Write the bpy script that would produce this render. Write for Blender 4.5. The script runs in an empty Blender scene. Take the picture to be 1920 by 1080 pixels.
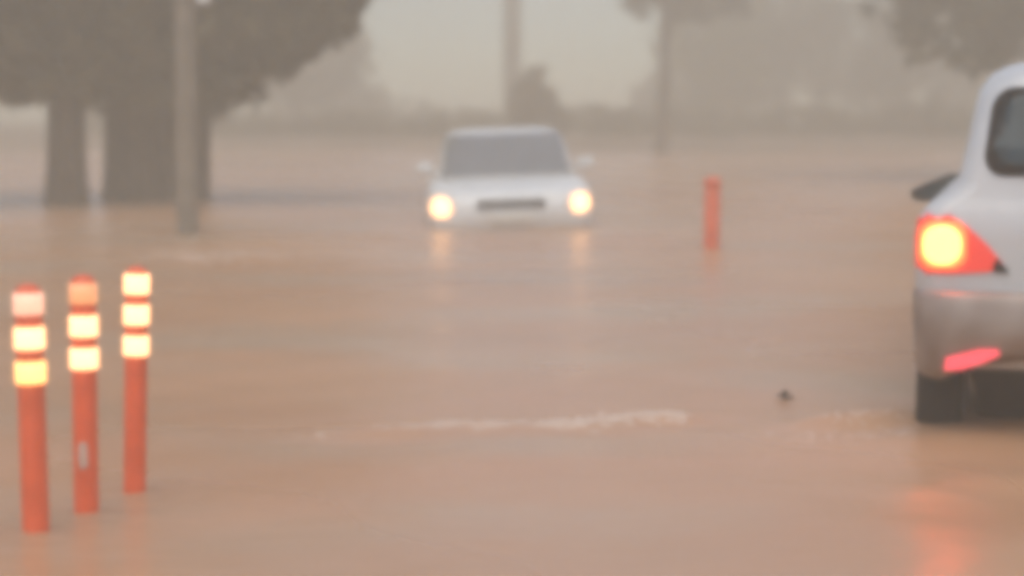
import bpy, bmesh, math, random
import numpy as np
from mathutils import Vector, Matrix

R = math.radians
rng = np.random.default_rng(7)
random.seed(7)
scene = bpy.context.scene
col = scene.collection

# ------------------------------------------------------------------ camera
cam_d = bpy.data.cameras.new('camera')
cam = bpy.data.objects.new('camera', cam_d); col.objects.link(cam)
cam.location = (0, 0, 1.21)
cam.rotation_euler = (R(90 - 5.4), 0, 0)
cam_d.sensor_width = 36.0
cam_d.lens = 67.5
cam_d.clip_start = 0.05; cam_d.clip_end = 2000
cam_d.dof.use_dof = True
cam_d.dof.focus_distance = 6.9
cam_d.dof.aperture_fstop = 1.25
scene.camera = cam

# ------------------------------------------------------------------ sky, sun, exposure (overcast, rainy)
SUN_EL, SUN_AZ = 70, 192
w = bpy.data.worlds.new('World'); scene.world = w; w.use_nodes = True
nt = w.node_tree; nt.nodes.clear()
sky = nt.nodes.new('ShaderNodeTexSky'); sky.sky_type = 'NISHITA'; sky.sun_disc = False
sky.sun_elevation = R(SUN_EL); sky.sun_rotation = R(SUN_AZ)
sky.air_density = 0.9; sky.dust_density = 0.6; sky.ozone_density = 2.0
hsv = nt.nodes.new('ShaderNodeHueSaturation'); hsv.inputs['Saturation'].default_value = 1.05
bg = nt.nodes.new('ShaderNodeBackground'); bg.inputs['Strength'].default_value = 0.115
wo = nt.nodes.new('ShaderNodeOutputWorld')
nt.links.new(sky.outputs[0], hsv.inputs['Color']); nt.links.new(hsv.outputs[0], bg.inputs['Color'])
nt.links.new(bg.outputs[0], wo.inputs['Surface'])

sun_d = bpy.data.lights.new('sun', 'SUN'); sun_d.energy = 1.5; sun_d.angle = R(75); sun_d.color = (1.0, 0.90, 0.74)
sun = bpy.data.objects.new('sun', sun_d); col.objects.link(sun)
sdir = Vector((math.sin(R(SUN_AZ)) * math.cos(R(SUN_EL)), math.cos(R(SUN_AZ)) * math.cos(R(SUN_EL)), math.sin(R(SUN_EL))))
sun.rotation_euler = sdir.to_track_quat('Z', 'Y').to_euler()

vs = scene.view_settings
vs.view_transform = 'Standard'; vs.look = 'None'; vs.gamma = 1.0; vs.use_curve_mapping = False
vs.exposure = 0.98
cy = scene.cycles
cy.use_denoising = True
cy.volume_bounces = 1
cy.max_bounces = 5
cy.diffuse_bounces = 2
cy.glossy_bounces = 3
cy.use_adaptive_sampling = True
cy.adaptive_threshold = 0.03
cy.pixel_filter_type = 'GAUSSIAN'
cy.filter_width = 10.0          # the soft picture of a zoomed phone video

# ------------------------------------------------------------------ materials
MATS = {}
def pmat(name, color, rough=0.6, metal=0.0, spec=0.5, var=0.0, scale=8.0, bump=0.0, coat=0.0, detail=5.0, color2=None):
    m = bpy.data.materials.new(name); m.use_nodes = True
    n = m.node_tree.nodes; l = m.node_tree.links
    b = n['Principled BSDF']
    b.inputs['Roughness'].default_value = rough
    b.inputs['Metallic'].default_value = metal
    b.inputs['Specular IOR Level'].default_value = spec
    b.inputs['Coat Weight'].default_value = coat
    b.inputs['Coat Roughness'].default_value = 0.08
    tc = n.new('ShaderNodeTexCoord')
    no = n.new('ShaderNodeTexNoise'); no.inputs['Scale'].default_value = scale; no.inputs['Detail'].default_value = detail
    l.new(tc.outputs['Object'], no.inputs['Vector'])
    mx = n.new('ShaderNodeMix'); mx.data_type = 'RGBA'
    c = Vector(color)
    c2 = Vector(color2) if color2 else c * (1 + var)
    mx.inputs['A'].default_value = (*(c * (1 - var)), 1); mx.inputs['B'].default_value = (*c2, 1)
    ramp = n.new('ShaderNodeMapRange'); ramp.inputs['From Min'].default_value = 0.35; ramp.inputs['From Max'].default_value = 0.65
    l.new(no.outputs['Fac'], ramp.inputs['Value']); l.new(ramp.outputs[0], mx.inputs['Factor'])
    l.new(mx.outputs['Result'], b.inputs['Base Color'])
    if bump:
        bp = n.new('ShaderNodeBump'); bp.inputs['Strength'].default_value = bump; bp.inputs['Distance'].default_value = 0.02
        l.new(no.outputs['Fac'], bp.inputs['Height']); l.new(bp.outputs[0], b.inputs['Normal'])
    MATS[name] = m
    return m
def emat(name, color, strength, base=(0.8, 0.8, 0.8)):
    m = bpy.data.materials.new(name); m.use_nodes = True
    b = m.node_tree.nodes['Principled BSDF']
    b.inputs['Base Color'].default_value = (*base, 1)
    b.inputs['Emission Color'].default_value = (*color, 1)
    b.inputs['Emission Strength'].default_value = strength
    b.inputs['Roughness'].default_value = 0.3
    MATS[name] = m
    return m

pmat('asphalt', (0.06, 0.055, 0.05), 0.9, var=0.3, scale=3, bump=0.3)
pmat('bark', (0.07, 0.05, 0.035), 0.9, var=0.4, scale=6, bump=0.8)
pmat('pole_concrete', (0.21, 0.175, 0.13), 0.85, var=0.2, scale=5, bump=0.2)
pmat('leaf_dark', (0.085, 0.06, 0.018), 0.6, var=0.35, scale=1.2)
pmat('leaf_olive', (0.10, 0.088, 0.032), 0.6, var=0.3, scale=1.0)
pmat('leaf_yellow', (0.16, 0.15, 0.06), 0.6, var=0.3, scale=1.0)
pmat('leaf_far', (0.07, 0.065, 0.035), 0.65, var=0.3, scale=0.8)
pmat('silver_paint', (0.54, 0.54, 0.52), 0.42, metal=0.1, var=0.06, scale=3, coat=0.25)
pmat('bumper_paint', (0.27, 0.20, 0.155), 0.45, metal=0.05, var=0.25, scale=4, coat=0.15, color2=(0.34, 0.28, 0.235))
pmat('white_paint', (0.70, 0.70, 0.66), 0.4, var=0.05, scale=3, coat=0.3)
pmat('black_plastic', (0.012, 0.011, 0.010), 0.7, spec=0.25, var=0.3, scale=12)
pmat('rubber', (0.013, 0.012, 0.010), 0.85, spec=0.2, var=0.3, scale=15)
pmat('rim_metal', (0.45, 0.45, 0.45), 0.35, metal=0.9, var=0.1)
pmat('car_glass', (0.035, 0.055, 0.06), 0.08, spec=0.3, var=0.1)
pmat('screen_glass', (0.17, 0.17, 0.16), 0.08, spec=0.9, var=0.1)
pmat('orange_plastic', (0.78, 0.135, 0.05), 0.45, var=0.12, scale=9)
pmat('faded_orange', (0.75, 0.14, 0.06), 0.55, var=0.15, scale=9)
pmat('highlight_pale', (0.62, 0.45, 0.36), 0.4, var=0.1, scale=20)
pmat('red_lens', (0.55, 0.03, 0.025), 0.15, var=0.1, scale=20, coat=0.5)
pmat('clear_lens', (0.55, 0.53, 0.5), 0.1, var=0.05, scale=20)
pmat('plate', (0.7, 0.68, 0.6), 0.5, var=0.05)
pmat('foam', (0.53, 0.405, 0.315), 0.7, var=0.06, scale=30)
pmat('debris', (0.06, 0.045, 0.03), 0.8, var=0.4, scale=40)
pmat('mud', (0.20, 0.14, 0.09), 0.9, var=0.3, scale=0.6, bump=0.3)
emat('lamp_head', (1.0, 0.50, 0.22), 2.3, base=(0.4, 0.3, 0.2))
emat('lamp_tail', (1.0, 0.085, 0.02), 12.0, base=(0.4, 0.2, 0.1))
emat('lamp_tail_red', (1.0, 0.07, 0.045), 0.32, base=(0.4, 0.025, 0.02))
emat('lamp_tail_ring', (1.0, 0.13, 0.035), 1.3, base=(0.4, 0.06, 0.02))
emat('reflector_glow', (1.0, 0.10, 0.13), 0.55, base=(0.6, 0.05, 0.06))  # passive bumper reflector, its shine painted as emission
emat('band_retro_glow', (1.0, 0.45, 0.21), 1.8, base=(0.3, 0.2, 0.1))  # reflective tape; the headlight return is painted as emission
emat('band_retro_glow_amber', (1.0, 0.42, 0.13), 1.6, base=(0.3, 0.2, 0.1))
emat('band_peach', (1.0, 0.42, 0.18), 0.45, base=(0.5, 0.22, 0.12))  # dim top bands, a weaker headlight return put into the emission
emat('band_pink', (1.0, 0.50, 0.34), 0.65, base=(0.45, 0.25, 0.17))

# ------------------------------------------------------------------ helpers
def link_mesh(name, verts, faces, mat, parent=None, smooth=False, kind=None):
    me = bpy.data.meshes.new(name)
    me.from_pydata([tuple(map(float, v)) for v in verts], [], [tuple(int(i) for i in f) for f in faces])
    if smooth:
        me.polygons.foreach_set('use_smooth', [True] * len(me.polygons))
    me.materials.append(MATS[mat])
    me.update()
    o = bpy.data.objects.new(name, me); col.objects.link(o)
    if parent: o.parent = parent
    if kind: o['kind'] = kind
    return o
def link_bm(name, bm, mat, parent=None, smooth=False, kind=None):
    bmesh.ops.recalc_face_normals(bm, faces=bm.faces)
    me = bpy.data.meshes.new(name); bm.to_mesh(me); bm.free()
    if smooth:
        me.polygons.foreach_set('use_smooth', [True] * len(me.polygons))
    me.materials.append(MATS[mat])
    o = bpy.data.objects.new(name, me); col.objects.link(o)
    if parent: o.parent = parent
    if kind: o['kind'] = kind
    return o
def tag(o, label, cat, group=None):
    o['label'] = label; o['category'] = cat
    if group: o['group'] = group
    return o
def empty(name, loc, rz=0.0):
    o = bpy.data.objects.new(name, None); col.objects.link(o)
    o.location = loc; o.rotation_euler = (0, 0, rz); o.empty_display_size = 0.2
    return o
def bm_box(bm, c, s, bevel=0.0, rot=None):
    r = bmesh.ops.create_cube(bm, size=1.0)
    M = Matrix.Translation(c) @ (rot if rot else Matrix.Identity(4)) @ Matrix.Diagonal((*s, 1))
    bmesh.ops.transform(bm, matrix=M, verts=r['verts'])
    if bevel:
        es = list({e for v in r['verts'] for e in v.link_edges})
        bmesh.ops.bevel(bm, geom=es, offset=bevel, segments=3, affect='EDGES', profile=0.6)
def tube(pts, radii, n=14, cap=True, noise=0.0):
    """verts, faces of a tube along pts"""
    V, F = [], []
    pts = [Vector(p) for p in pts]
    for i, p in enumerate(pts):
        t = (pts[min(i + 1, len(pts) - 1)] - pts[max(i - 1, 0)]).normalized()
        a = Vector((0, 1, 0)) if abs(t.y) < 0.9 else Vector((1, 0, 0))
        u = t.cross(a).normalized(); v = t.cross(u)
        for k in range(n):
            an = 2 * math.pi * k / n
            r = radii[i] * (1 + noise * (math.sin(3 * an + i * 0.7) + 0.6 * math.sin(7 * an + 2.0 * i)))
            V.append(p + (u * math.cos(an) + v * math.sin(an)) * r)
    for i in range(len(pts) - 1):
        for k in range(n):
            F.append((i * n + k, i * n + (k + 1) % n, (i + 1) * n + (k + 1) % n, (i + 1) * n + k))
    if cap:
        F.append(tuple(range(n - 1, -1, -1))); F.append(tuple(range((len(pts) - 1) * n, len(pts) * n)))
    return V, F
def join_geo(parts):
    V, F = [], []
    for v, f in parts:
        o = len(V); V += list(v); F += [tuple(i + o for i in q) for q in f]
    return V, F
def lathe(prof, n=28):
    """prof = [(r, z)...] closed at both ends"""
    V, F = [], []
    for r, z in prof:
        for k in range(n):
            a = 2 * math.pi * k / n
            V.append((r * math.cos(a), r * math.sin(a), z))
    for i in range(len(prof) - 1):
        for k in range(n):
            F.append((i * n + k, i * n + (k + 1) % n, (i + 1) * n + (k + 1) % n, (i + 1) * n + k))
    F.append(tuple(range(n - 1, -1, -1))); F.append(tuple(range((len(prof) - 1) * n, len(prof) * n)))
    return V, F
def plan_outline(wd, yr, yf, rr, rf, n=18, crown=0.0):
    """closed plan outline (counter-clockwise): half width wd, rear y, front y, corner radii rear/front; crown bulges the ends"""
    P = []
    def arc(cx, cy_, r, a0, a1):
        for k in range(n):
            a = R(a0 + (a1 - a0) * k / (n - 1))
            P.append([cx + r * math.cos(a), cy_ + r * math.sin(a)])
    arc(wd - rr, yr + rr, rr, -90, 0)
    arc(wd - rf, yf - rf, rf, 0, 90)
    arc(-wd + rf, yf - rf, rf, 90, 180)
    arc(-wd + rr, yr + rr, rr, 180, 270)
    out = []
    for x, y in P:
        t = 1 - (x / wd) ** 2
        if y < yr + rr: y -= crown * t
        if y > yf - rf: y += crown * t
        out.append((x, y))
    # middle points on the straight ends
    mid_f = 2 * n; res = out[:mid_f]
    xa, ya = out[mid_f - 1]; xb, yb = out[mid_f]
    for k in range(1, 8):
        s = k / 8; x = xa + (xb - xa) * s
        res.append((x, yf + crown * (1 - (x / wd) ** 2)))
    res += out[mid_f:]
    xa, ya = out[-1]; xb, yb = out[0]
    for k in range(1, 8):
        s = k / 8; x = xa + (xb - xa) * s
        res.append((x, yr - crown * (1 - (x / wd) ** 2)))
    return res
def stack(levels, cap_top=True, cap_bot=True):
    """levels = [(z, wd, yr, yf, rr, rf, crown)]"""
    V, F = [], []
    m = None
    for (z, wd, yr, yf, rr, rf, cr) in levels:
        o = plan_outline(wd, yr, yf, rr, rf, crown=cr); m = len(o)
        V += [(x, y, z) for x, y in o]
    for i in range(len(levels) - 1):
        for k in range(m):
            F.append((i * m + k, i * m + (k + 1) % m, (i + 1) * m + (k + 1) % m, (i + 1) * m + k))
    if cap_bot: F.append(tuple(range(m - 1, -1, -1)))
    if cap_top: F.append(tuple(range((len(levels) - 1) * m, len(levels) * m)))
    return V, F
def slab(outline, fn, thick):
    """closed panel from a 2D outline mapped by fn(u, v) -> point on surface, offset along fn normal n=fn(u,v,True)"""
    o2 = []
    for k in range(len(outline)):
        (u0, v0), (u1, v1) = outline[k], outline[(k + 1) % len(outline)]
        m_ = max(1, int(math.hypot(u1 - u0, v1 - v0) / 0.06))
        o2 += [(u0 + (u1 - u0) * j / m_, v0 + (v1 - v0) * j / m_) for j in range(m_)]
    outline = o2
    c = np.mean(np.array(outline), axis=0)
    rings = [1.0, 0.93, 0.82, 0.7, 0.58, 0.46, 0.34, 0.2, 0.0]
    V, F = [], []
    m = len(outline)
    for s in rings[:-1]:
        for (u, v) in outline:
            V.append(fn(c[0] + (u - c[0]) * s, c[1] + (v - c[1]) * s, thick if s < 1 else thick * 0.6))
    V.append(fn(c[0], c[1], thick))
    base = len(V)
    for (u, v) in outline: V.append(fn(u, v, -0.01))
    for i in range(len(rings) - 2):
        for k in range(m):
            F.append((i * m + k, i * m + (k + 1) % m, (i + 1) * m + (k + 1) % m, (i + 1) * m + k))
    o = (len(rings) - 2) * m
    for k in range(m):
        F.append((o + k, o + (k + 1) % m, base - 1))
        F.append((base + k, base + (k + 1) % m, (k + 1) % m, k))
    return V, F
def rrect(u0, u1, v0, v1, r, n=7, skew=0.0):
    P = []
    for cx, cy_, a0 in ((u1 - r, v0 + r, -90), (u1 - r, v1 - r, 0), (u0 + r, v1 - r, 90), (u0 + r, v0 + r, 180)):
        for k in range(n):
            a = R(a0 + 90 * k / (n - 1))
            P.append((cx + r * math.cos(a), cy_ + r * math.sin(a)))
    if skew:
        P = [(u * (1 - skew * (v - v0) / (v1 - v0)), v) for u, v in P]
    return P

# ------------------------------------------------------------------ setting: ground, water
def smooth(a, b, x):
    t = np.clip((x - a) / (b - a), 0, 1); return t * t * (3 - 2 * t)
def grid_mesh(name, xs, ys, zf, mat):
    X, Y = np.meshgrid(xs, ys)
    Z = zf(X, Y)
    nx, ny = len(xs), len(ys)
    V = np.stack([X.ravel(), Y.ravel(), Z.ravel()], 1)
    i = np.arange(nx * ny).reshape(ny, nx)
    Fq = np.stack([i[:-1, :-1].ravel(), i[:-1, 1:].ravel(), i[1:, 1:].ravel(), i[1:, :-1].ravel()], 1)
    me = bpy.data.meshes.new(name)
    me.vertices.add(len(V)); me.vertices.foreach_set('co', V.ravel())
    me.loops.add(Fq.size); me.loops.foreach_set('vertex_index', Fq.ravel())
    me.polygons.add(len(Fq)); me.polygons.foreach_set('loop_start', np.arange(0, Fq.size, 4))
    me.update(calc_edges=True); me.validate()
    me.polygons.foreach_set('use_smooth', [True] * len(me.polygons))
    me.materials.append(MATS[mat])
    o = bpy.data.objects.new(name, me); col.objects.link(o)
    return o
DEPTH = 0.35
def ground_z(X, Y):
    far = smooth(49.0, 56.0, Y + 1.2 * np.sin(X * 0.23)) * 0.62
    side = smooth(15, 22, np.abs(X)) * 0.6
    return -DEPTH + np.maximum(far, side) + 0.02 * np.sin(X * 1.3 + Y * 0.4) * np.sin(Y * 0.9)
gx = np.unique(np.concatenate([np.linspace(-150, -30, 25), np.linspace(-30, 30, 81), np.linspace(30, 150, 25)]))
gy = np.unique(np.concatenate([np.linspace(-30, 40, 60), np.linspace(40, 62, 45), np.linspace(62, 109, 20)]))
ground = grid_mesh('ground', gx, gy, ground_z, 'mud'); ground['kind'] = 'structure'
road = grid_mesh('road', np.linspace(-9, 9, 37), np.linspace(-28, 47, 120), lambda X, Y: ground_z(X, Y) + 0.012, 'asphalt'); road['kind'] = 'structure'

# muddy flood water: long low swell, cross chop, and the wakes of the two cars
def ridge(X, Y, ax, ay, bx, by, width, h, ends=0.35, wob=0.0):
    dx, dy = bx - ax, by - ay; L = math.hypot(dx, dy); ux, uy = dx / L, dy / L
    s = (X - ax) * ux + (Y - ay) * uy; t = -(X - ax) * uy + (Y - ay) * ux
    t = t + wob * np.sin(s * 7.0) + 0.5 * wob * np.sin(s * 17 + 1.0)
    env = smooth(-ends, ends, s) * (1 - smooth(L - ends, L + ends, s))
    return h * env * (np.exp(-(t / width) ** 2) - 0.45 * np.exp(-((t + 1.9 * width) / (1.3 * width)) ** 2)) * (0.75 + 0.25 * np.sin(s * 5.0 + 0.6))
WAKES = [(-0.75, 7.00, 0.75, 7.48, 0.10, 0.030, 0.3, 0.03),
         (1.10, 7.20, 1.62, 7.55, 0.09, 0.045, 0.15, 0.01),
         (-2.9, 15.6, -1.7, 15.2, 0.20, 0.035, 0.4, 0.03),
         (-0.6, 6.35, 0.9, 6.62, 0.16, 0.012, 0.4, 0.03),
         (0.9, 6.0, 1.9, 6.25, 0.18, 0.014, 0.4, 0.03),
         (-1.5, 18.0, 1.6, 17.7, 0.30, 0.040, 0.5, 0.04)]
def water_z(X, Y):
    near = 1 - smooth(18, 42, Y)
    z = 0.006 * np.sin(X * 1.1 + Y * 2.3) + 0.005 * np.sin(-X * 1.9 + Y * 3.1 + 1.3) + 0.0032 * np.sin(X * 4.7 + Y * 3.9 + 0.4)
    z = z + 0.0026 * np.sin(-X * 6.3 + Y * 7.7 + 2.0) + 0.0016 * np.sin(X * 11.0 + Y * 9.0) * np.sin(Y * 2.1 - X)
    z = z * near * (1 - 0.55 * smooth(12, 20, np.abs(X)))
    for wk in WAKES: z = z + ridge(X, Y, *wk)
    for px_, py_ in ((-1.352, 5.38), (-1.28, 5.68), (-1.204, 5.99)):        # small rings where the posts stand
        d = np.hypot(X - px_, Y - py_)
        z = z + 0.006 * np.exp(-d / 0.16) * np.cos((d - 0.04) * 42)
    return z
wx = np.unique(np.concatenate([np.linspace(-40, -6, 60), np.linspace(-6, 6, 261), np.linspace(6, 40, 60)]))
wy = np.unique(np.concatenate([np.linspace(-20, 3, 50), np.linspace(3, 10, 170), np.linspace(10, 26, 200), np.linspace(26, 60, 110)]))

wm = bpy.data.materials.new('flood_water'); wm.use_nodes = True; MATS['flood_water'] = wm
n = wm.node_tree.nodes; l = wm.node_tree.links; b = n['Principled BSDF']
tc = n.new('ShaderNodeTexCoord')
mp = n.new('ShaderNodeMapping'); mp.inputs['Scale'].default_value = (0.35, 0.6, 1); l.new(tc.outputs['Object'], mp.inputs['Vector'])
n1 = n.new('ShaderNodeTexNoise'); n1.inputs['Scale'].default_value = 0.7; n1.inputs['Detail'].default_value = 4; l.new(mp.outputs[0], n1.inputs['Vector'])
mr = n.new('ShaderNodeMapRange'); mr.inputs['From Min'].default_value = 0.35; mr.inputs['From Max'].default_value = 0.65; l.new(n1.outputs['Fac'], mr.inputs['Value'])
mx = n.new('ShaderNodeMix'); mx.data_type = 'RGBA'
mx.inputs['A'].default_value = (0.41, 0.222, 0.118, 1); mx.inputs['B'].default_value = (0.48, 0.27, 0.148, 1)
l.new(mr.outputs[0], mx.inputs['Factor'])
n4 = n.new('ShaderNodeTexNoise'); n4.inputs['Scale'].default_value = 1.15; n4.inputs['Detail'].default_value = 3; l.new(mp.outputs[0], n4.inputs['Vector'])
mr4 = n.new('ShaderNodeMapRange'); mr4.inputs['From Min'].default_value = 0.46; mr4.inputs['From Max'].default_value = 0.70; mr4.inputs['To Max'].default_value = 0.7; l.new(n4.outputs['Fac'], mr4.inputs['Value'])
mx4 = n.new('ShaderNodeMix'); mx4.data_type = 'RGBA'; mx4.inputs['B'].default_value = (0.385, 0.29, 0.20, 1)      # greyer silt in the brown, also painting the grey sky reflection
l.new(mr4.outputs[0], mx4.inputs['Factor']); l.new(mx.outputs['Result'], mx4.inputs['A']); l.new(mx4.outputs['Result'], b.inputs['Base Color'])
b.inputs['IOR'].default_value = 1.33; b.inputs['Roughness'].default_value = 0.2
mr2 = n.new('ShaderNodeMapRange'); mr2.inputs['To Min'].default_value = 0.21; mr2.inputs['To Max'].default_value = 0.33
n3 = n.new('ShaderNodeTexNoise'); n3.inputs['Scale'].default_value = 0.45; l.new(mp.outputs[0], n3.inputs['Vector'])
l.new(n3.outputs['Fac'], mr2.inputs['Value']); l.new(mr2.outputs[0], b.inputs['Roughness'])
mp2 = n.new('ShaderNodeMapping'); mp2.inputs['Scale'].default_value = (1.0, 1.7, 1); l.new(tc.outputs['Object'], mp2.inputs['Vector'])
n2 = n.new('ShaderNodeTexNoise'); n2.inputs['Scale'].default_value = 5.5; n2.inputs['Detail'].default_value = 6; n2.inputs['Roughness'].default_value = 0.6
l.new(mp2.outputs[0], n2.inputs['Vector'])
bp = n.new('ShaderNodeBump'); bp.inputs['Strength'].default_value = 0.28; bp.inputs['Distance'].default_value = 0.03
l.new(n2.outputs['Fac'], bp.inputs['Height']); l.new(bp.outputs[0], b.inputs['Normal'])
water = grid_mesh('water', wx, wy, water_z, 'flood_water'); water['kind'] = 'structure'

# ------------------------------------------------------------------ trees
def leaves_mesh(name, centers, size, mat, parent):
    N = len(centers)
    a = rng.normal(size=(N, 3)); a /= np.linalg.norm(a, axis=1)[:, None]
    t = rng.normal(size=(N, 3)); t -= (t * a).sum(1)[:, None] * a; t /= np.linalg.norm(t, axis=1)[:, None]
    bb = np.cross(a, t)
    s = size * rng.uniform(0.6, 1.35, N)[:, None]
    p0 = centers - t * s; p1 = centers + bb * s * 0.45; p2 = centers + t * s; p3 = centers - bb * s * 0.45
    V = np.stack([p0, p1, p2, p3], 1).reshape(-1, 3)
    me = bpy.data.meshes.new(name)
    me.vertices.add(4 * N); me.vertices.foreach_set('co', V.ravel())
    me.loops.add(4 * N); me.loops.foreach_set('vertex_index', np.arange(4 * N))
    me.polygons.add(N); me.polygons.foreach_set('loop_start', np.arange(0, 4 * N, 4))
    me.update(calc_edges=True)
    me.materials.append(MATS[mat])
    o = bpy.data.objects.new(name, me); col.objects.link(o); o.parent = parent
    return o
def clump_points(cl, per, rad, squash=0.75):
    """cl (K,3) clump centres -> leaf centres"""
    K = len(cl)
    d = rng.normal(size=(K, per, 3)); d /= np.linalg.norm(d, axis=2)[..., None]
    r = rng.uniform(0.15, 1.0, (K, per, 1)) ** 0.6 * (rad * rng.uniform(0.6, 1.3, (K, 1, 1)))
    p = cl[:, None, :] + d * r * np.array([1, 1, squash])
    return p.reshape(-1, 3)
def trunk_geo(base, top, r0, r1, bend=0.15, n=12, flare=1.5, lobes=0.05):
    base, top = Vector(base), Vector(top)
    pts, rad = [], []
    ph = random.uniform(0, 6)
    for i in range(n):
        s = i / (n - 1)
        p = base.lerp(top, s)
        p.x += bend * math.sin(2.6 * s + ph) * s; p.y += bend * math.cos(3.1 * s + ph) * s
        pts.append(p)
        rad.append((r0 + (r1 - r0) * s) * (1 + (flare - 1) * math.exp(-s * n / 1.6)))
    return tube(pts, rad, n=14, noise=lobes), pts
def limbs_geo(start_pts, targets, r):
    parts = []
    for tg in targets:
        s = Vector(random.choice(start_pts)); tg = Vector(tg)
        mid = s.lerp(tg, 0.5) + Vector((0, 0, random.uniform(0.1, 0.5)))
        parts.append(tube([s, s.lerp(mid, 0.6), mid, mid.lerp(tg, 0.6), tg], [r, r * 0.85, r * 0.65, r * 0.45, r * 0.2], n=8))
    return parts
def make_tree(name, label, base, trunks, crown_center, crown_r, leaf_mat, n_clumps, per, crad, leaf, zlow=None, group=None, bottom=None, n_limbs=9, shell=0.55):
    """trunks = [(dx, dy, topdx, topz, r0, r1)], crown ellipsoid; zlow(x) gives the lowest height of the foliage at world x"""
    root = empty(name, base)
    parts = []; ups = []
    for (dx, dy, tdx, tz, r0, r1) in trunks:
        g, pts = trunk_geo((dx, dy, -0.12), (dx + tdx, dy, tz), r0, r1)
        parts.append(g); ups += pts[len(pts) // 2:]
    cc = np.array(crown_center); cr = np.array(crown_r)
    cl = []
    while len(cl) < n_clumps:
        d = rng.normal(size=3); d /= np.linalg.norm(d)
        r = rng.uniform(shell, 1.0) ** 0.7 * (1 + 0.14 * math.sin(4 * d[0] + 2 * d[2]) * math.cos(3 * d[1]))
        p = cc + d * cr * r
        if zlow is not None:
            zl = zlow(p[0] + base[0]) + crad * 0.55 - base[2]
            if p[2] < zl: continue
        elif bottom is not None and p[2] < bottom: continue
        cl.append(p)
    cl = np.array(cl)
    tg = [cl[i] for i in rng.choice(len(cl), n_limbs, replace=False)]
    parts += limbs_geo(ups, tg, 0.10 if trunks[0][4] > 0.15 else 0.05)
    link_mesh('trunk', *join_geo(parts), 'bark', root, smooth=True)
    leaves_mesh('crown', clump_points(cl, per, crad), leaf, leaf_mat, root)
    tag(root, label, 'tree', group)
    return root, cl

# foliage skirt of the two left trees: lowest leaf height over world x
zx = np.array([-11, -6.4, -5.9, -5.2, -4.0, -3.35, -3.25, -2.75, -2.5, -2.2, -1.95, -1.0, 1.0])
zz = np.array([1.3, 1.41, 1.31, 1.32, 1.10, 1.22, 1.54, 1.68, 1.98, 2.10, 2.55, 3.6, 5.0])
skirt = lambda x: float(np.interp(x, zx, zz))
def skirt_extra(root, base, x0, x1, y0, y1, n, leaf_mat, height=1.7, crad=0.24, per=46, leaf=0.085):
    cl = []
    for i in range(n):
        x = rng.uniform(x0, x1); y = rng.uniform(y0, y1)
        z = skirt(x) + crad * 0.45 + height * rng.uniform(0, 1) ** 1.3 + 0.05 * rng.normal()
        cl.append((x - base[0], y - base[1], z - base[2]))
    o = leaves_mesh('hanging_foliage', clump_points(np.array(cl), per, crad, 0.9), leaf, leaf_mat, root)
    return o
bA = (-5.48, 23.6, -0.3)
tA, _ = make_tree('broadleaf_tree', 'dark tree with one straight trunk, at the very edge of the picture', bA,
              [(0, 0, 0.05, 4.4, 0.235, 0.17)], (-1.4, 0.2, 4.0), (3.4, 1.8, 2.4), 'leaf_dark', 330, 40, 0.45, 0.13, zlow=skirt, group='trees beside the flooded road')
skirt_extra(tA, bA, -9.5, -5.0, 22.9, 24.8, 420, 'leaf_dark')
bB = (-4.58, 24.6, -0.3)
tB, _ = make_tree('broadleaf_tree', 'dark tree with a very broad bundle of trunks behind the pale pole', bB,
              [(-0.44, 0, 0.0, 4.0, 0.2, 0.2), (-0.12, -0.15, -0.05, 4.2, 0.24, 0.2), (0.22, -0.05, 0.05, 4.3, 0.25, 0.2), (0.50, 0.1, 0.3, 4.0, 0.16, 0.15), (0.02, 0.25, 0.0, 4.0, 0.3, 0.2)],
              (0.1, 0.0, 4.2), (3.9, 1.8, 2.4), 'leaf_dark', 380, 40, 0.45, 0.13, zlow=skirt, group='trees beside the flooded road')
skirt_extra(tB, bB, -5.2, -1.6, 23.7, 25.6, 470, 'leaf_dark')

# right tree behind the SUV
bC = (10.6, 32.5, 0.0)
rx = np.array([4.0, 6.05, 6.6, 7.05, 7.5, 8.2, 15]); rz_ = np.array([4.6, 3.0, 2.40, 1.95, 1.62, 1.5, 1.6])
tC, _ = make_tree('broadleaf_tree', 'olive tree whose crown overhangs behind the silver SUV roof', (bC[0], bC[1], -0.3), [(0, 0, -0.3, 4.5, 0.3, 0.2)],
          (0, 0, 5.0), (5.4, 3.0, 3.9), 'leaf_olive', 1250, 40, 0.5, 0.15, shell=0.3, zlow=lambda x: float(np.interp(x, rx, rz_)), group='trees beside the flooded road')

# far trees beyond the flood
far = [
    # x, y, trunk h, crown centre z, (rx, ry, rz), mat, label
    (-11.8, 76, 2.2, 4.8, (3.2, 2, 4.2), 'leaf_far', 'hazy tree seen through the gap beside the single dark trunk'),
    (-8.2, 74, 1.8, 3.2, (2.9, 2.2, 2.6), 'leaf_far', 'faint tree beyond the water, just under the tip of the dark hanging foliage'),
    (7.2, 70, 1.4, 3.2, (1.9, 1.8, 2.6), 'leaf_yellow', 'pale yellow-green tree beside the slim far trunk'),
    (10.4, 75, 1.8, 4.4, (2.8, 2.2, 4.0), 'leaf_far', 'hazy olive tree beyond the lone far orange post'),
    (14.6, 73, 1.9, 4.6, (3.0, 2.2, 4.2), 'leaf_far', 'hazy olive tree just beside the silver SUV, beyond the water'),
]
for (x, y, th, cz, crr, m_, lab) in far:
    make_tree('far_tree', lab, (x, y, 0.25), [(0, 0, 0.1, th + 0.8, 0.2, 0.12)], (0, 0, cz), crr, m_, 110, 34, 0.8, 0.17, bottom=0.35, group='hazy trees beyond the water', n_limbs=7, shell=0.25)
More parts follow.
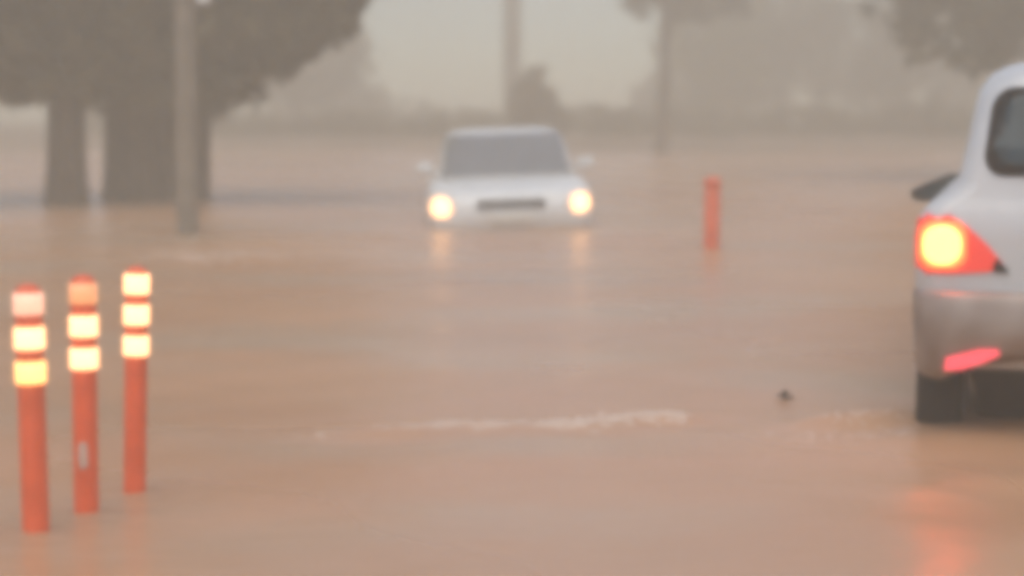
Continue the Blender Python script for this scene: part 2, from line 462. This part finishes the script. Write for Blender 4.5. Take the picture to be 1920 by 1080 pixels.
# slim far tree with a bare trunk
make_tree('slim_tree', 'slim bare-trunked tree far beyond the white car', (3.86, 50, -0.25), [(0, 0, 0.05, 4.9, 0.15, 0.13)], (0.5, 0.4, 5.4), (2.2, 1.4, 1.9), 'leaf_far', 130, 40, 0.4, 0.12, bottom=3.75, group='hazy trees beyond the water', n_limbs=6)

# shrubs along the far bank
def make_shrub(name, label, base, r, mat, n_cl, leaf=0.09, group=None, cat='shrub'):
    root = empty(name, base)
    st = []
    for k in range(5):
        a = random.uniform(0, 6.28)
        st.append(tube([(0.1 * math.cos(a), 0.1 * math.sin(a), -0.05), (r[0] * 0.4 * math.cos(a), r[1] * 0.4 * math.sin(a), r[2] * 0.6), (r[0] * 0.6 * math.cos(a), r[1] * 0.6 * math.sin(a), r[2] * 1.2)], [0.035, 0.025, 0.01], n=7))
    link_mesh('stem', *join_geo(st), 'bark', root, smooth=True)
    cl = []
    while len(cl) < n_cl:
        p = rng.uniform(-1, 1, 3)
        if p @ p > 1: continue
        q = p * np.array(r); q[2] = (p[2] * 0.5 + 0.5) * r[2] * 1.7 * (1 - 0.25 * (p[0] ** 2))
        cl.append(q)
    leaves_mesh('foliage', clump_points(np.array(cl), 34, 0.26), leaf, mat, root)
    tag(root, label, cat, group)
    return root
shr = [(-10.6, 52.4, (1.7, 1.0, 0.75)), (-7.6, 51.6, (1.9, 0.9, 0.62)), (-4.4, 51.8, (1.8, 0.9, 0.66)), (-1.5, 52.2, (1.6, 0.9, 0.72)),
       (2.3, 51.4, (1.6, 0.9, 0.80)), (4.9, 51.9, (1.7, 0.9, 0.75)), (8.0, 51.5, (1.8, 0.9, 0.78)), (11.2, 52.0, (1.9, 0.9, 0.85))]
slab_lab = ['low olive shrub on the far bank, between the dark trunk and the picture edge', 'low shrub on the far bank directly behind the dark trunks', 'low olive shrub on the far bank, first to appear beside the dark trunks',
            'low shrub on the far bank by the white car mirror', 'olive shrub on the far bank below the slim far trunk', 'olive shrub on the far bank above the lone far orange post',
            'olive shrub on the far bank midway between lone orange post and SUV', 'olive shrub on the far bank partly behind the SUV']
for (x, y, r), lab in zip(shr, slab_lab):
    make_shrub('shrub', lab, (x * 1.17, y + 9, 0.25), (r[0] * 1.2, r[1], r[2] * 0.72), 'leaf_olive', 110, group='shrubs on the far bank')
make_shrub('bush', 'brown rounded bush at the foot of the far utility pole', (0.62, 51, -0.1), (0.78, 0.7, 1.35), 'leaf_dark', 110, cat='bush')

# far-off wood behind everything, one mass
pts = []
for k in range(420):
    x = rng.uniform(-70, 70)
    q = float(smooth(3.5, 15, np.array(abs(x - 0.4))))
    if rng.uniform() > 0.15 + q: continue
    pts.append((x, rng.uniform(86, 102), 0.4 + q * rng.uniform(0.2, 1) * (5.8 + 1.5 * math.sin(x * 0.21))))
tl = leaves_mesh('treeline', clump_points(np.array(pts), 40, 1.5), 0.5, 'leaf_far', None); tl['kind'] = 'stuff'
tl['label'] = 'far-off wood fading into the rain haze'; tl['category'] = 'trees'

# ------------------------------------------------------------------ poles
def make_pole(name, label, base, r0, r1, h, mat, fittings):
    root = empty(name, base)
    V, F = lathe([(r0 * 1.0, -0.12), (r0, 0.3), (r0 + (r1 - r0) * 0.5, h * 0.5), (r1, h), (r1 * 0.6, h + 0.05)], 24)
    link_mesh('shaft', V, F, mat, root, smooth=True)
    for (nm, c, s, m_) in fittings:
        bm = bmesh.new(); bm_box(bm, c, s, 0.012); link_bm(nm, bm, m_, root)
    tag(root, label, 'pole')
    return root
pl = make_pole('utility_pole', 'pale concrete pole standing in the water before the dark trunks', (-3.06, 18.1, -DEPTH), 0.10, 0.085, 8.0, 'pole_concrete',
          [('crossarm', (0, 0, 7.6), (1.6, 0.1, 0.12), 'bark'), ('clamp_plate', (0.18, -0.02, 2.62), (0.13, 0.09, 0.2), 'white_paint'), ('clamp_band', (0, 0, 2.62), (0.26, 0.26, 0.05), 'rim_metal')])
make_pole('utility_pole', 'faint broad grey pole far behind the roof of the white car', (0.0, 74.0, 0.2), 0.36, 0.31, 8.5, 'pole_concrete',
          [('crossarm', (0, 0, 8.0), (1.8, 0.12, 0.14), 'bark')])

# ------------------------------------------------------------------ delineator posts
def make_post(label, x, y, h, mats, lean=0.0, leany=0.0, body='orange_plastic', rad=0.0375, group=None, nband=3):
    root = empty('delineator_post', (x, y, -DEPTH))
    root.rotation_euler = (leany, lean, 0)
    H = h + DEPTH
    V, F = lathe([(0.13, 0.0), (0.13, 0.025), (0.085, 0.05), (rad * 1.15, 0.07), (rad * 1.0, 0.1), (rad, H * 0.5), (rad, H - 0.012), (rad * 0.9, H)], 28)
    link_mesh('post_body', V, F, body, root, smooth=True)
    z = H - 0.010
    for m_ in mats:  # reflective bands; on the near posts emission stands in for returned headlight
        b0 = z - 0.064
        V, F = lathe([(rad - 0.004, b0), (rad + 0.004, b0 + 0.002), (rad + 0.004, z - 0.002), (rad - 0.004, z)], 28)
        link_mesh('reflective_band', V, F, m_, root, smooth=True)
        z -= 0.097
    V, F = lathe([(rad * 0.75, H - 0.002), (rad * 0.8, H + 0.004), (rad * 0.4, H + 0.012)], 20)
    link_mesh('top_cap', V, F, body, root, smooth=True)
    tag(root, label, 'traffic post', group)
    return root
G = 'orange posts with bright bands'
make_post('orange post with a pink half-bright reflective top band, nearest and lowest of the three', -1.352, 5.38, 0.70, ['band_pink', 'band_retro_glow', 'band_retro_glow_amber'], lean=R(-0.6), group=G, rad=0.038)
mid_post = make_post('middle orange post with a dim peach top band over two bright bands', -1.28, 5.68, 0.70, ['band_peach', 'band_retro_glow', 'band_retro_glow'], lean=R(0.3), group=G, rad=0.037)
make_post('orange post with all three bands bright, beside the open water', -1.204, 5.99, 0.70, ['band_retro_glow', 'band_retro_glow', 'band_retro_glow'], lean=R(1.6), group=G, rad=0.035)
V, F = slab(rrect(-0.014, 0.014, DEPTH + 0.135, DEPTH + 0.215, 0.012), lambda u, v, t: (u, -math.sqrt(0.037 ** 2 - u * u) - t, v), 0.003)
link_mesh('highlight_patch', V, F, 'highlight_pale', mid_post)  # pale patch painting a small highlight on the post
make_post('lone faded orange post far off between the white car and the SUV', 1.705, 16.4, 0.60, ['faded_orange'], lean=R(0.5), body='faded_orange', group=G, rad=0.068)

# ------------------------------------------------------------------ wheels
def make_wheel(parent, c, r, wd):
    root = bpy.data.objects.new('wheel', None); col.objects.link(root); root.parent = parent
    root.location = c; root.rotation_euler = (0, R(90), 0)
    V, F = lathe([(r * 0.62, -wd / 2), (r * 0.93, -wd / 2), (r, -wd * 0.36), (r, wd * 0.36), (r * 0.93, wd / 2), (r * 0.62, wd / 2)], 36)
    link_mesh('tyre', V, F, 'rubber', root, smooth=True)
    V, F = lathe([(r * 0.61, -wd * 0.52), (r * 0.55, -wd * 0.54), (r * 0.2, -wd * 0.44), (r * 0.2, wd * 0.44), (r * 0.55, wd * 0.54), (r * 0.61, wd * 0.52)], 30)
    link_mesh('rim', V, F, 'rim_metal', root, smooth=True)

# ------------------------------------------------------------------ silver SUV (local: x right, y forward, z above the water line)
suv = empty('silver_suv', (2.36, 6.93, 0.0), R(-15))
Wd = 0.885
# lower dark cladding
V, F = stack([(-0.05, 0.66, 0.34, 4.45, 0.12, 0.25, 0.03), (0.10, 0.66, 0.28, 4.50, 0.14, 0.3, 0.04), (0.20, 0.70, 0.20, 4.54, 0.16, 0.35, 0.05), (0.30, 0.84, 0.05, 4.54, 0.18, 0.35, 0.05)])
link_mesh('lower_cladding', V, F, 'black_plastic', suv, smooth=True)
# body
body_levels = [(0.24, 0.845, 0.02, 4.52, 0.16, 0.40, 0.05), (0.34, 0.875, 0.0, 4.55, 0.16, 0.42, 0.05), (0.50, Wd, 0.0, 4.56, 0.10, 0.42, 0.025),
               (0.60, Wd + 0.003, 0.0, 4.52, 0.09, 0.42, 0.025), (0.72, Wd, 0.005, 4.40, 0.09, 0.42, 0.025), (0.80, Wd - 0.012, 0.012, 4.2, 0.10, 0.42, 0.025),
               (0.845, Wd - 0.045, 0.03, 3.7, 0.10, 0.4, 0.025), (0.885, 0.775, 0.04, 3.45, 0.10, 0.3, 0.025), (0.94, 0.735, 0.05, 3.3, 0.10, 0.25, 0.025), (1.06, 0.71, 0.08, 3.05, 0.10, 0.2, 0.025),
               (1.18, 0.69, 0.135, 2.8, 0.16, 0.2, 0.03), (1.27, 0.67, 0.17, 2.62, 0.18, 0.2, 0.03), (1.335, 0.625, 0.21, 2.45, 0.2, 0.22, 0.03), (1.37, 0.56, 0.26, 2.3, 0.22, 0.24, 0.03),
               (1.395, 0.45, 0.36, 2.1, 0.22, 0.24, 0.03), (1.41, 0.26, 0.55, 1.8, 0.2, 0.2, 0.02)]
V, F = stack(body_levels)
body = link_mesh('body', V, F, 'silver_paint', suv, smooth=True)
def rear_y(z, x=0.0):
    zs = [q[0] for q in body_levels]
    yr = float(np.interp(z, zs, [q[2] for q in body_levels])); wd = float(np.interp(z, zs, [q[1] for q in body_levels]))
    rr = float(np.interp(z, zs, [q[4] for q in body_levels])); cr = float(np.interp(z, zs, [q[6] for q in body_levels]))
    ax = abs(x); y = yr
    if ax > wd - rr:
        q = min(ax - (wd - rr), rr * 0.999); y = yr + rr - math.sqrt(rr * rr - q * q)
    return y - cr * (1 - min(1, (ax / wd)) ** 2)
def side_x(z):
    return float(np.interp(z, [q[0] for q in body_levels], [q[1] for q in body_levels]))
rear_fn = lambda u, v, t: (u, rear_y(v, u) - t, v)
# rear bumper
V, F = stack([(0.165, 0.80, -0.015, 0.62, 0.18, 0.02, 0.03), (0.195, 0.862, -0.05, 0.66, 0.20, 0.02, 0.05), (0.24, 0.884, -0.075, 0.68, 0.20, 0.02, 0.06), (0.40, 0.892, -0.085, 0.68, 0.20, 0.02, 0.06),
              (0.505, 0.894, -0.08, 0.68, 0.19, 0.02, 0.06), (0.525, 0.89, -0.06, 0.67, 0.18, 0.02, 0.06), (0.53, 0.87, 0.02, 0.65, 0.14, 0.02, 0.05)])
V = [list(v) for v in V]
for v in V:                                    # the bumper's lower edge rises from the corners to the middle
    lift = 0.185 * float(smooth(0.06, 0.30, np.array(Wd - abs(v[0]))))
    if v[2] < 0.3 and v[1] < 0.15: v[2] = v[2] + lift * (0.3 - v[2]) / 0.17
link_mesh('rear_bumper', V, F, 'bumper_paint', suv, smooth=True)
# rear glass with its dark surround
for nm, m_, g, th in (('window_seal', 'black_plastic', 0.0, 0.014), ('rear_glass', 'car_glass', 0.034, 0.019)):
    V, F = slab(rrect(-0.65 + g, 0.65 - g, 0.955 + g, 1.285 - g * 0.9, 0.085 - g * 0.4, skew=0.06), rear_fn, th)
    link_mesh(nm, V, F, m_, suv, smooth=False)
# tailgate seam, plate, handle
V, F = slab(rrect(-0.26, 0.26, 0.62, 0.76, 0.02), rear_fn, 0.012); link_mesh('plate_recess', V, F, 'black_plastic', suv)
V, F = slab(rrect(-0.17, 0.17, 0.64, 0.735, 0.012), rear_fn, 0.018); link_mesh('number_plate', V, F, 'plate', suv)
V, F = slab(rrect(-0.30, 0.30, 0.775, 0.815, 0.015), rear_fn, 0.028); link_mesh('tailgate_handle', V, F, 'silver_paint', suv)
for s in (-1, 1):
    # tail lamp: round lit bulb at the outer corner, red wedge to the middle
    lamp = bpy.data.objects.new('tail_lamp', None); col.objects.link(lamp); lamp.parent = suv
    outl = [(0.885, 0.61), (0.889, 0.72), (0.879, 0.795), (0.845, 0.812), (0.76, 0.81), (0.69, 0.765), (0.62, 0.70), (0.565, 0.635), (0.56, 0.615), (0.62, 0.600), (0.72, 0.592), (0.84, 0.588)]
    o_ = [(s * u, v) for u, v in outl]
    V, F = slab(o_, rear_fn, 0.010); link_mesh('red_lens', V, F, 'lamp_tail_red', lamp, smooth=False)
    V, F = slab([(s * u, v) for u, v in rrect(0.692, 0.874, 0.606, 0.790, 0.06)], rear_fn, 0.015); link_mesh('amber_surround', V, F, 'lamp_tail_ring', lamp, smooth=True)
    V, F = slab([(s * u, v) for u, v in rrect(0.714, 0.856, 0.624, 0.770, 0.06)], rear_fn, 0.024); link_mesh('lit_bulb', V, F, 'lamp_tail', lamp, smooth=True)
    V, F = slab([(s * u, v) for u, v in [(0.54, 0.60), (0.60, 0.602), (0.60, 0.628), (0.585, 0.655)]], rear_fn, 0.012); link_mesh('lens_tip', V, F, 'black_plastic', lamp)
    # bumper reflector, slanted
    rp = [(0.765, 0.235), (0.76, 0.285), (0.64, 0.322), (0.575, 0.325), (0.565, 0.305), (0.62, 0.275), (0.70, 0.245)]
    V, F = slab([(s * u, v) for u, v in rp], lambda u, v, t: (u, -0.075 - 0.06 * (1 - (u / 0.88) ** 2) + (max(0, abs(u) - 0.69) ** 2) / 0.4 - t, v), 0.012)
    link_mesh('bumper_reflector', V, F, 'reflector_glow', suv)
    # door mirror
    mr_ = bpy.data.objects.new('door_mirror', None); col.objects.link(mr_); mr_.parent = suv
    mp_ = [(1.065, 0.775), (1.06, 0.735), (1.02, 0.722), (0.76, 0.715), (0.755, 0.80), (0.80, 0.865), (0.87, 0.86), (1.0, 0.81)]
    V = [(s * x, y, z) for y, k in ((2.86, 1.0), (2.93, 1.0), (2.99, 0.8)) for x, z in [(0.9 + (x - 0.9) * k, 0.79 + (z - 0.79) * k) for x, z in mp_]]
    F = [(i + 8 * j, (i + 1) % 8 + 8 * j, (i + 1) % 8 + 8 * j + 8, i + 8 * j + 8) for j in range(2) for i in range(8)] + [tuple(range(8)), tuple(range(23, 15, -1))]
    link_mesh('mirror_housing', V, F, 'black_plastic', mr_)
    V, F = slab([(s * (0.9 + (x - 0.9) * 0.82), 0.785 + (z - 0.785) * 0.8) for x, z in mp_], lambda u, v, t: (u, 2.86 - t, v), 0.004)
    link_mesh('mirror_glass', V, F, 'car_glass', mr_)
    # side windows
    sf = lambda u, v, t: (s * (side_x(v) + t), u, v)
    for (a, b_) in ((0.38, 0.95), (1.02, 1.75), (1.82, 2.70)):
        P = [(a, 0.955), (b_, 0.955), (b_ - 0.02 if b_ < 2.5 else b_ - 0.42, 1.25), (a + (0.12 if a < 0.5 else 0.02), 1.25)]
        V, F = slab(P, sf, 0.005); link_mesh('side_window', V, F, 'car_glass', suv)
    for yy in (1.1, 1.95):
        V, F = slab(rrect(yy, yy + 0.19, 0.74, 0.775, 0.015), sf, 0.03); link_mesh('door_handle', V, F, 'silver_paint', suv)
    # head lamp at the other end
    V, F = slab([(s * u, v) for u, v in rrect(0.5, 0.80, 0.42, 0.56, 0.05)], lambda u, v, t: (u, 4.52 + 0.05 * (1 - u * u) - (max(0, abs(u) - 0.46) ** 2) * 0.9 + t, v), 0.03)
    link_mesh('head_lamp', V, F, 'clear_lens', suv)
    for yy in (0.56, 3.35): make_wheel(suv, (s * 0.795, yy, 0.0), 0.35, 0.175)
def wind_fn(u, v, t): return (u, float(np.interp(v, [q[0] for q in body_levels], [q[3] for q in body_levels])) + 0.03 * (1 - (u / 0.75) ** 2) + t, v + t)
V, F = slab(rrect(-0.60, 0.60, 0.955, 1.28, 0.05, skew=0.08), wind_fn, 0.006); link_mesh('windscreen', V, F, 'car_glass', suv)
bm = bmesh.new(); bm_box(bm, (0, 4.58, 0.44), (0.8, 0.08, 0.12), 0.03); link_bm('grille', bm, 'black_plastic', suv)
bm = bmesh.new(); bm_box(bm, (0, 0.26, 1.372), (0.9, 0.20, 0.03), 0.012); link_bm('roof_spoiler', bm, 'silver_paint', suv, smooth=True)
bm = bmesh.new(); bm_box(bm, (0, 2.2, -0.02), (1.3, 3.6, 0.2), 0.03); link_bm('underbody', bm, 'black_plastic', suv)
tag(suv, 'silver SUV driving away through the water with its brake lamp glowing', 'car')

# ------------------------------------------------------------------ white sedan, facing us (local: y forward = towards the camera)
sed = empty('white_sedan', (0.0, 19.0, 0.0), R(180 + 2.0))
sed.rotation_euler = (0, R(2.1), R(182))
# local y = 0 is the nose, the car extends to y = -4.3
sl = [(-0.15, 0.74, -4.10, -0.10, 0.2, 0.25, 0.03), (0.0, 0.80, -4.22, -0.02, 0.25, 0.3, 0.05), (0.12, 0.825, -4.26, 0.0, 0.25, 0.36, 0.06), (0.24, 0.83, -4.27, -0.02, 0.25, 0.40, 0.06), (0.33, 0.825, -4.26, -0.08, 0.25, 0.42, 0.06),
      (0.385, 0.81, -4.23, -0.22, 0.24, 0.42, 0.06), (0.42, 0.79, -4.19, -0.52, 0.22, 0.40, 0.06), (0.455, 0.765, -4.12, -0.95, 0.2, 0.34, 0.05), (0.475, 0.735, -4.0, -1.12, 0.2, 0.28, 0.05)]
V, F = stack(sl); link_mesh('body', V, F, 'white_paint', sed, smooth=True)
cab = [(0.46, 0.715, -3.70, -1.10, 0.22, 0.14, 0.05), (0.60, 0.69, -3.45, -1.36, 0.2, 0.13, 0.05), (0.76, 0.665, -3.18, -1.64, 0.18, 0.13, 0.05), (0.87, 0.64, -2.94, -1.86, 0.17, 0.13, 0.05), (0.925, 0.605, -2.78, -2.0, 0.17, 0.13, 0.05), (0.955, 0.52, -2.65, -2.1, 0.16, 0.13, 0.04), (0.968, 0.36, -2.5, -2.25, 0.1, 0.1, 0.02)]
V, F = stack(cab); link_mesh('cabin_shell', V, F, 'white_paint', sed, smooth=True)
cz_ = [q[0] for q in cab]
def c_at(v, i): return float(np.interp(v, cz_, [q[i] for q in cab]))
def end_fn(front):
    i, sg = (3, 1) if front else (2, -1)
    def f(u, v, t):
        wd, rr, cr = c_at(v, 1), c_at(v, 5 if front else 4), c_at(v, 6)
        q = max(0, abs(u) - (wd - rr)); q = min(q, rr * 0.999)
        y = c_at(v, i) - sg * (rr - math.sqrt(rr * rr - q * q)) + sg * cr * (1 - min(1, abs(u) / wd) ** 2)
        return (u, y + sg * t * 0.5, v + t * 0.85)
    return f
V, F = slab(rrect(-0.675, 0.675, 0.485, 0.915, 0.05, skew=0.09), end_fn(True), 0.016); link_mesh('windscreen', V, F, 'screen_glass', sed)
V, F = slab(rrect(-0.60, 0.60, 0.57, 0.90, 0.05, skew=0.1), end_fn(False), 0.016); link_mesh('rear_glass', V, F, 'car_glass', sed)
noseY = lambda u, v: float(np.interp(v, [q[0] for q in sl], [q[3] for q in sl])) - (0.42 - math.sqrt(0.42 ** 2 - min(0.41, max(0, abs(u) - 0.41)) ** 2)) + 0.06 * (1 - (u / 0.83) ** 2)
nose = lambda u, v, t: (u, noseY(u, v) + t, v)
V, F = slab(rrect(-0.34, 0.34, 0.205, 0.30, 0.03), nose, 0.012); gr = link_mesh('grille', V, F, 'black_plastic', sed)
for k in range(2):
    V, F = slab(rrect(-0.31, 0.31, 0.228 + 0.03 * k, 0.236 + 0.03 * k, 0.003), nose, 0.02); link_mesh('grille_bar', V, F, 'rim_metal', gr)
V, F = slab(rrect(-0.22, 0.22, 0.07, 0.16, 0.012), nose, 0.02); link_mesh('number_plate', V, F, 'plate', sed)
for s in (-1, 1):
    hl = bpy.data.objects.new('head_lamp', None); col.objects.link(hl); hl.parent = sed
    V, F = slab([(s * u, v) for u, v in rrect(0.55, 0.80, 0.135, 0.335, 0.07)], nose, 0.015); link_mesh('lens', V, F, 'clear_lens', hl)
    V, F = slab([(s * u, v) for u, v in rrect(0.60, 0.795, 0.14, 0.33, 0.08)], nose, 0.035); link_mesh('lit_bulb', V, F, 'lamp_head', hl, smooth=True)
    sx = lambda v: c_at(v, 1)
    sf = lambda u, v, t: (s * (sx(v) + t), u, v)
    for P in ([(-1.55, 0.58), (-2.28, 0.58), (-2.26, 0.88), (-1.98, 0.88)], [(-2.36, 0.58), (-3.2, 0.58), (-2.80, 0.88), (-2.36, 0.88)]):
        V, F = slab(P, sf, 0.006); link_mesh('side_window', V, F, 'car_glass', sed)
    bx_ = lambda v: float(np.interp(v, [q[0] for q in sl], [q[1] for q in sl]))
    for yy in (-2.1, -3.05):
        V, F = slab(rrect(yy - 0.17, yy, 0.38, 0.41, 0.012), lambda u, v, t: (s * (bx_(v) + t), u, v), 0.03); link_mesh('door_handle', V, F, 'white_paint', sed)
    mr_ = bpy.data.objects.new('door_mirror', None); col.objects.link(mr_); mr_.parent = sed
    bm = bmesh.new(); bm_box(bm, (s * 0.86, -1.50, 0.585), (0.17, 0.10, 0.11), 0.035); bm_box(bm, (s * 0.76, -1.52, 0.55), (0.12, 0.05, 0.04), 0.012)
    link_bm('mirror_housing', bm, 'white_paint', mr_, smooth=True)
    V, F = slab([(s * u, v) for u, v in rrect(0.45, 0.74, 0.28, 0.40, 0.03)], lambda u, v, t: (u, -4.32 + (max(0, abs(u) - 0.56) ** 2) * 2.2 - t, v), 0.02)
    link_mesh('tail_lamp', V, F, 'red_lens', sed)
    for yy in (-0.85, -3.35): make_wheel(sed, (s * 0.71, yy, -0.05), 0.30, 0.19)
tag(sed, 'white sedan coming on through the flood with both headlamps lit', 'car')

# ------------------------------------------------------------------ foam on the wakes, a bit of floating debris
fl = []
def flake(x, y, r):
    nseg = 7; ph = random.uniform(0, 6)
    z = float(water_z(np.array(x), np.array(y))) + 0.001
    ring = []
    for k in range(nseg):
        a = 2 * math.pi * k / nseg
        q = r * random.uniform(0.6, 1.25)
        px, py = x + 1.9 * q * math.cos(a), y + q * math.sin(a)
        ring.append((px, py, float(water_z(np.array(px), np.array(py))) - 0.003))
    V = ring + [(x, y, z + r * 0.28)]
    fl.append((V, [(k, (k + 1) % nseg, nseg) for k in range(nseg)]))
def foam_line(ax, ay, bx, by, n_, spread, r0, r1, power=1.0):
    for k in range(n_):
        s = random.random()
        s = s ** power
        x = ax + (bx - ax) * s + random.gauss(0, spread * 0.6); y = ay + (by - ay) * s + random.gauss(0, spread)
        flake(x, y, random.uniform(r0, r1))
for k in range(38):                              # broken rafts of foam along the main wake, denser towards its end
    t = random.random() ** 0.9
    cx, cy_ = -0.86 + 1.5 * t, 6.96 + 0.50 * t
    foam_line(cx - 0.07, cy_ - 0.02 + random.gauss(0, 0.035), cx + 0.07, cy_ + 0.03 + random.gauss(0, 0.035), int(8 + 16 * t), 0.03, 0.003, 0.011 + 0.008 * t)
foam_line(0.15, 7.30, 0.64, 7.44, 150, 0.06, 0.005, 0.020)
foam_line(0.95, 6.95, 1.5, 7.15, 40, 0.07, 0.004, 0.013)
foam_line(1.2, 7.25, 1.62, 7.5, 60, 0.05, 0.004, 0.012)
foam_line(-2.9, 15.6, -1.8, 15.25, 150, 0.22, 0.008, 0.028)
foam_line(-0.5, 6.4, 0.8, 6.6, 60, 0.16, 0.003, 0.009)
fo = link_mesh('foam', *join_geo(fl), 'foam', None, smooth=True, kind='stuff')
fo['label'] = 'pale foam riding the low wakes on the water'; fo['category'] = 'foam'
# floating clot of leaves
V, F = [], []
dparts = []
for k in range(7):
    a = random.uniform(0, 6.28); c = (random.gauss(0, 0.016), random.gauss(0, 0.01), 0.004 + 0.004 * k)
    u = Vector((math.cos(a), math.sin(a), random.uniform(-0.2, 0.3))); v = Vector((-math.sin(a), math.cos(a), 0.1))
    L, W_ = random.uniform(0.02, 0.032), random.uniform(0.008, 0.013)
    c = Vector(c); up = Vector((0, 0, 0.005))
    P = [c - u * L, c - u * L * 0.3 + v * W_, c + u * L * 0.5 + v * W_ * 0.8, c + u * L, c + u * L * 0.5 - v * W_ * 0.8, c - u * L * 0.3 - v * W_]
    dparts.append((P + [p + up for p in P], [(5, 4, 3, 2, 1, 0), (6, 7, 8, 9, 10, 11)] + [(i, (i + 1) % 6, 6 + (i + 1) % 6, 6 + i) for i in range(6)]))
db = link_mesh('floating_leaves', *join_geo(dparts), 'debris', None)
db.location = (1.132, 7.92, float(water_z(np.array(1.132), np.array(7.92))) + 0.002)
tag(db, 'small dark clot of leaves afloat on the brown water near the SUV', 'debris')

# ------------------------------------------------------------------ rain haze: one closed box of even air round everything
hm = bpy.data.materials.new('haze'); hm.use_nodes = True; hm.node_tree.nodes.clear()
pv = hm.node_tree.nodes.new('ShaderNodeVolumePrincipled'); ho = hm.node_tree.nodes.new('ShaderNodeOutputMaterial')
pv.inputs['Color'].default_value = (0.935, 0.85, 0.67, 1); pv.inputs['Density'].default_value = 0.0215; pv.inputs['Anisotropy'].default_value = 0.2
hm.node_tree.links.new(pv.outputs[0], ho.inputs['Volume']); MATS['haze'] = hm
bm = bmesh.new(); bm_box(bm, (0, 38, 4.6), (310, 146, 12.0)); hz = link_bm('haze', bm, 'haze', None, kind='stuff')
hz['label'] = 'pale rain haze filling the air over the road'; hz['category'] = 'haze'
